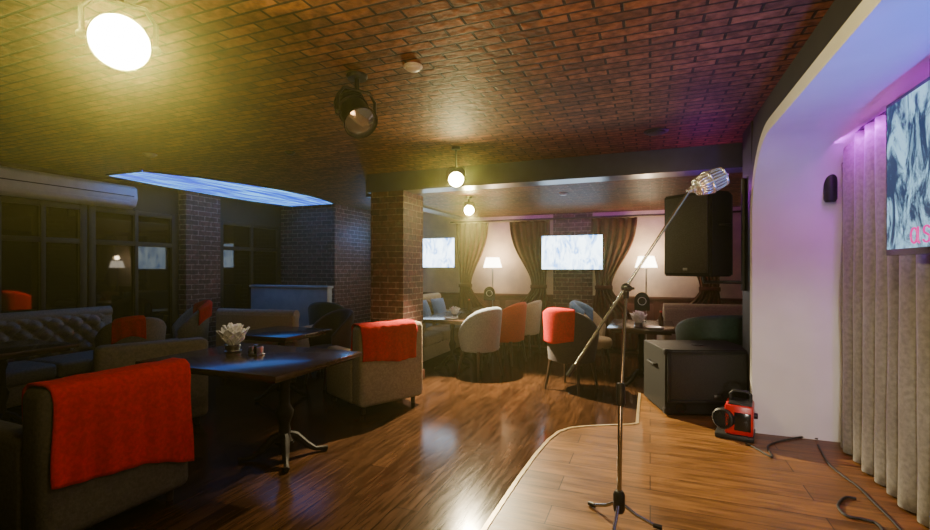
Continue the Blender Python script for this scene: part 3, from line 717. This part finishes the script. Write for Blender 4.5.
# red effect machine
fd = P(735, 3.5, SZ)
t = thing('effect_machine', 'small red and black effect machine with round front on the stage', 'effect machine', fd, rad(-12))
b = B(); bx(b, -.06, .12, -.09, .13, .035, .25, .012, 2); obj('housing', b, 'red_paint', t)
b = B(); bx(b, -.125, .125, -.11, .15, 0, .037, .008); obj('base', b, 'black_plastic', t)
b = B(); bx(b, -.04, .11, -.075, .115, .245, .262, .006); obj('top_plate', b, 'black_plastic', t)
b = B(); bx(b, .0, .105, -.096, -.088, .07, .2, .003); obj('front_panel', b, 'black_gloss', t)
m = aim((-.06, -.05, .14), (-.35, -1, .05))
b = B(); lathe(b, [(0, -.03), (.066, -.03), (.075, -.01), (.075, .05), (.064, .058), (.058, .03), (0, .03)], m, 30); obj('drum', b, 'black_plastic', t)
b = B()
for r in (.02, .038, .055): tube(b, [m @ Vector((r*math.cos(2*PI*k/28), r*math.sin(2*PI*k/28), .045)) for k in range(29)], .0024, 6, False)
for k in range(6):
    a = PI*k/6; tube(b, [m @ Vector((.062*math.cos(a), .062*math.sin(a), .043)), m @ Vector((-.062*math.cos(a), -.062*math.sin(a), .043))], .002, 6)
obj('guard', b, 'black_plastic', t)
b = B(); tube(b, [(-.03, .03, .25), (-.03, .03, .31), (-.01, .03, .33), (.08, .03, .33), (.1, .03, .31), (.1, .03, .25)], .011, 10); obj('handle', b, 'black_plastic', t)
b = B(); lathe(b, [(0, 0), (.022, 0), (.02, .025), (0, .027)], aim((.118, .04, .16), (1, 0, 0)), 14); obj('dial', b, 'black_plastic', t)
# cables
def cable(label, pts, r=.007):
    ps = [Vector(p) for p in pts]; out_ = []
    n = len(ps)
    for i in range(n-1):
        p0, p1, p2, p3 = ps[max(i-1, 0)], ps[i], ps[i+1], ps[min(i+2, n-1)]
        for k in range(8):
            s = k/8; out_.append(.5*((2*p1)+(p2-p0)*s+(2*p0-5*p1+4*p2-p3)*s*s+(-p0+3*p1-3*p2+p3)*s**3))
    out_.append(ps[-1]); b = B(); tube(b, out_, r, 8)
    tag(obj('cable', b, 'cable'), label, 'cable', 'black stage cables')
def onst(px, py): return P(px, (H-SZ)*FPX/(py-268), SZ+.008)
cable('black cable from the red effect machine to the arch foot', [onst(746, 444), onst(757, 450), onst(772, 458), onst(768, 447), onst(785, 441), onst(804, 438), onst(818, 440)], .006)
cable('black cable looping in front of the curtain at lower right', [onst(856, 500), onst(845, 499), onst(838, 507), onst(846, 517), onst(864, 521), onst(878, 526), onst(886, 540), onst(893, 570)], .007)
cable('black cable lying along the foot of the stage curtain', [onst(818, 446), onst(828, 464), onst(843, 477), onst(858, 488), onst(873, 503), onst(893, 523), onst(918, 552)], .006)
# stage curtain
t = thing('stage_curtain', 'tall grey-taupe velvet pleated curtain at the back of the stage niche', 'curtain', (1.245, 0, 0))
CT = ZA-.015
def fn(u, v):
    y = 3.985-3.9*u; z = SZ+.012+(CT-SZ-.02)*v
    ph = 2*PI*y/.15+2.6*noise.noise(Vector((y*2.5, 0, 1)))+.5*noise.noise(Vector((y*5, z*1.2, 3)))
    return Vector((.032*math.sin(ph)*(1-.25*v)+.006*math.sin(ph*.37+v)+.005*noise.noise(Vector((y*16, z*2, 0))), y+.014*math.cos(ph), z))
sheet('cloth', fn, 420, 30, 'drape_grey', .006, t)
b = B(); tube(b, [(0, 4.0, CT), (0, 0.1, CT)], .012, 10); obj('rail', b, 'black_metal', t)
# stage TV
tvz = 1.88
t = thing('television', 'large stage screen at right showing rock, pink letters at its corner', 'television', (1.09, 2.25, tvz), 0, 'wall screens')
w, h = 1.34, .74
b = B(); bx(b, -.008, .05, -w/2, w/2, -h/2, h/2, .004); obj('housing', b, 'black_gloss', t)
b = B(); bx(b, -.0105, -.007, -w/2+.02, w/2-.02, -h/2+.03, h/2-.02); obj('screen', b, 'screen_rock', t)
LS = .75
def lt(u, v): return Vector((-.0125, w/2-.25-u*LS, -h/2+.05+v*LS))
b = B(); tube(b, [lt(.04+.036*math.cos(2*PI*k/24), .044+.044*math.sin(2*PI*k/24)) for k in range(25)], .0045, 8, False)
tube(b, [lt(.084, .092), lt(.083, .02), lt(.09, .003), lt(.102, -.001)], .0045, 8); lo = obj('letter_a', b, 'pink_text', t); lo['label'] = 'pink letter on the screen'
b = B(); tube(b, [lt(.14+.035+x, y) for x, y in ((.03, .078), (.018, .088), (.0, .091), (-.02, .086), (-.03, .07), (-.022, .055), (.0, .046), (.022, .037), (.031, .022), (.022, .006), (.0, .0), (-.02, .003), (-.033, .014))], .0045, 8)
lo = obj('letter_s', b, 'pink_text', t); lo['label'] = 'pink letter on the screen'
for y in (-.35, .35):
    b = B(); tube(b, [(.035, y, h/2-.02), (.035, y, ZA-tvz)], .012, 8); obj('hanger', b, 'black_metal', t)
t = thing('wall_lamp', 'small black cylindrical lamp on the niche wall beside the curtain', 'wall lamp', (1.192, YA, 2.09))
b = B(); lathe(b, [(0, -.17), (.03, -.17), (.04, -.15), (.04, .13), (.034, .16), (0, .16)], T(0, -.06, 0), 20); obj('housing', b, 'black_plastic', t)
b = B(); bx(b, -.02, .02, -.04, 0, -.03, .03, .004); obj('bracket', b, 'black_metal', t)

# ------------------------------------------------------------------ lights
def light(kind, name, loc, e, c, size=.1, target=None, blend=.5, cone=80, sy=None, spread=None):
    l = bpy.data.lights.new(name, kind); l.energy = e; l.color = c
    if kind == 'AREA':
        l.size = size
        if sy: l.shape = 'RECTANGLE'; l.size_y = sy
        if spread: l.spread = rad(spread)
    else: l.shadow_soft_size = size
    if kind == 'SPOT': l.spot_size = rad(cone); l.spot_blend = blend
    o = bpy.data.objects.new(name, l); col.objects.link(o); o.location = loc
    if target is not None: o.rotation_euler = (Vector(target)-Vector(loc)).to_track_quat('-Z', 'Y').to_euler()
    return o
def infront(h, s): return h+(camv-h).normalized()*.14*s
light('POINT', 'lamp_big', infront(h1, 1.4), 8, (1, .82, .2), .07)
light('SPOT', 'lamp_center', infront(h3, .9), 22, (1, .8, .42), .05, (0.1, 2.6, .2), .8, 75)
light('SPOT', 'lamp_far', infront(h4, .9), 2100, (1, .82, .48), .015, (-1.45, 4.7, 0), .4, 80)
light('SPOT', 'ceiling_wash', (-.1, .9, .5), 150, (1, .5, .18), .3, (-.7, 2.85, 2.6), 1.0, 84)
light('AREA', 'stage_wash', (.2, .8, 2.5), 22, (1, .74, .36), .4, (.3, 3.0, .2))
light('SPOT', 'niche_blue', (1.0, 1.7, 1.0), 150, (.005, .1, 1), .1, (1.0, 2.7, 2.4), .8, 78)
light('SPOT', 'niche_white', (.45, .6, .8), 150, (1, .88, .7), .15, (1.02, 4.1, .65), .9, 30)
light('AREA', 'curtain_magenta', (1.155, 2.95, ZA-.05), 18, (.6, .0, 1), 2.0, (1.24, 2.95, 2.18), sy=.03)
light('POINT', 'speaker_purple', (.45, 5.0, 2.1), 7, (.7, .05, 1), .05)
light('SPOT', 'rim_light', (-1.4, 1.6, 2.3), 25, (1, .95, .85), .05, (.72, 2.9, 1.9), .8, 34)  # added spot without a fixture, brightens the white arch edge
light('SPOT', 'table_fill', (-2.7, 2.3, 2.55), 24, (1, .86, .6), .04, (-3.05, 2.95, .75), .8, 42)  # added light with no fixture, lifts the napkins and tabletop
light('POINT', 'floor_lamp_a', (-2.68, 8.18, 1.72), 22, (1, .75, .42), .05)
light('POINT', 'floor_lamp_b', (-.06, 8.18, 1.72), 22, (1, .75, .42), .05)
light('AREA', 'far_fill', (-1.2, 6.9, 2.38), 16, (1, .72, .42), 1.6, (-1.2, 7.2, 0), spread=130)
light('AREA', 'far_purple', (-1.0, 8.0, 2.36), 7, (.6, .08, 1), 4.0, (-1.0, 8.5, 2.0), sy=.1)
light('AREA', 'beam_blue', (-1.0, 5.8, 1.9), 2, (.1, .3, 1), 1.5, (-1.0, 5.85, 2.4))
light('POINT', 'recess_blue', (-5.0, 7.9, 2.1), 12, (.1, .4, 1), .05)
light('AREA', 'left_fill', (-4.6, 3.4, 2.55), 1.0, (.9, .85, .35), 1.4, (-4.6, 3.6, 0))
w = bpy.data.worlds.new('world'); scene.world = w; w.use_nodes = True
nt = w.node_tree
nt.nodes['Background'].inputs[0].default_value = (.05, .04, .035, 1); nt.nodes['Background'].inputs[1].default_value = .01
vs = nt.nodes.new('ShaderNodeVolumeScatter'); vs.inputs['Color'].default_value = (1, .95, .4, 1); vs.inputs['Density'].default_value = .0095; vs.inputs['Anisotropy'].default_value = .86
nt.links.new(vs.outputs[0], nt.nodes['World Output'].inputs['Volume'])
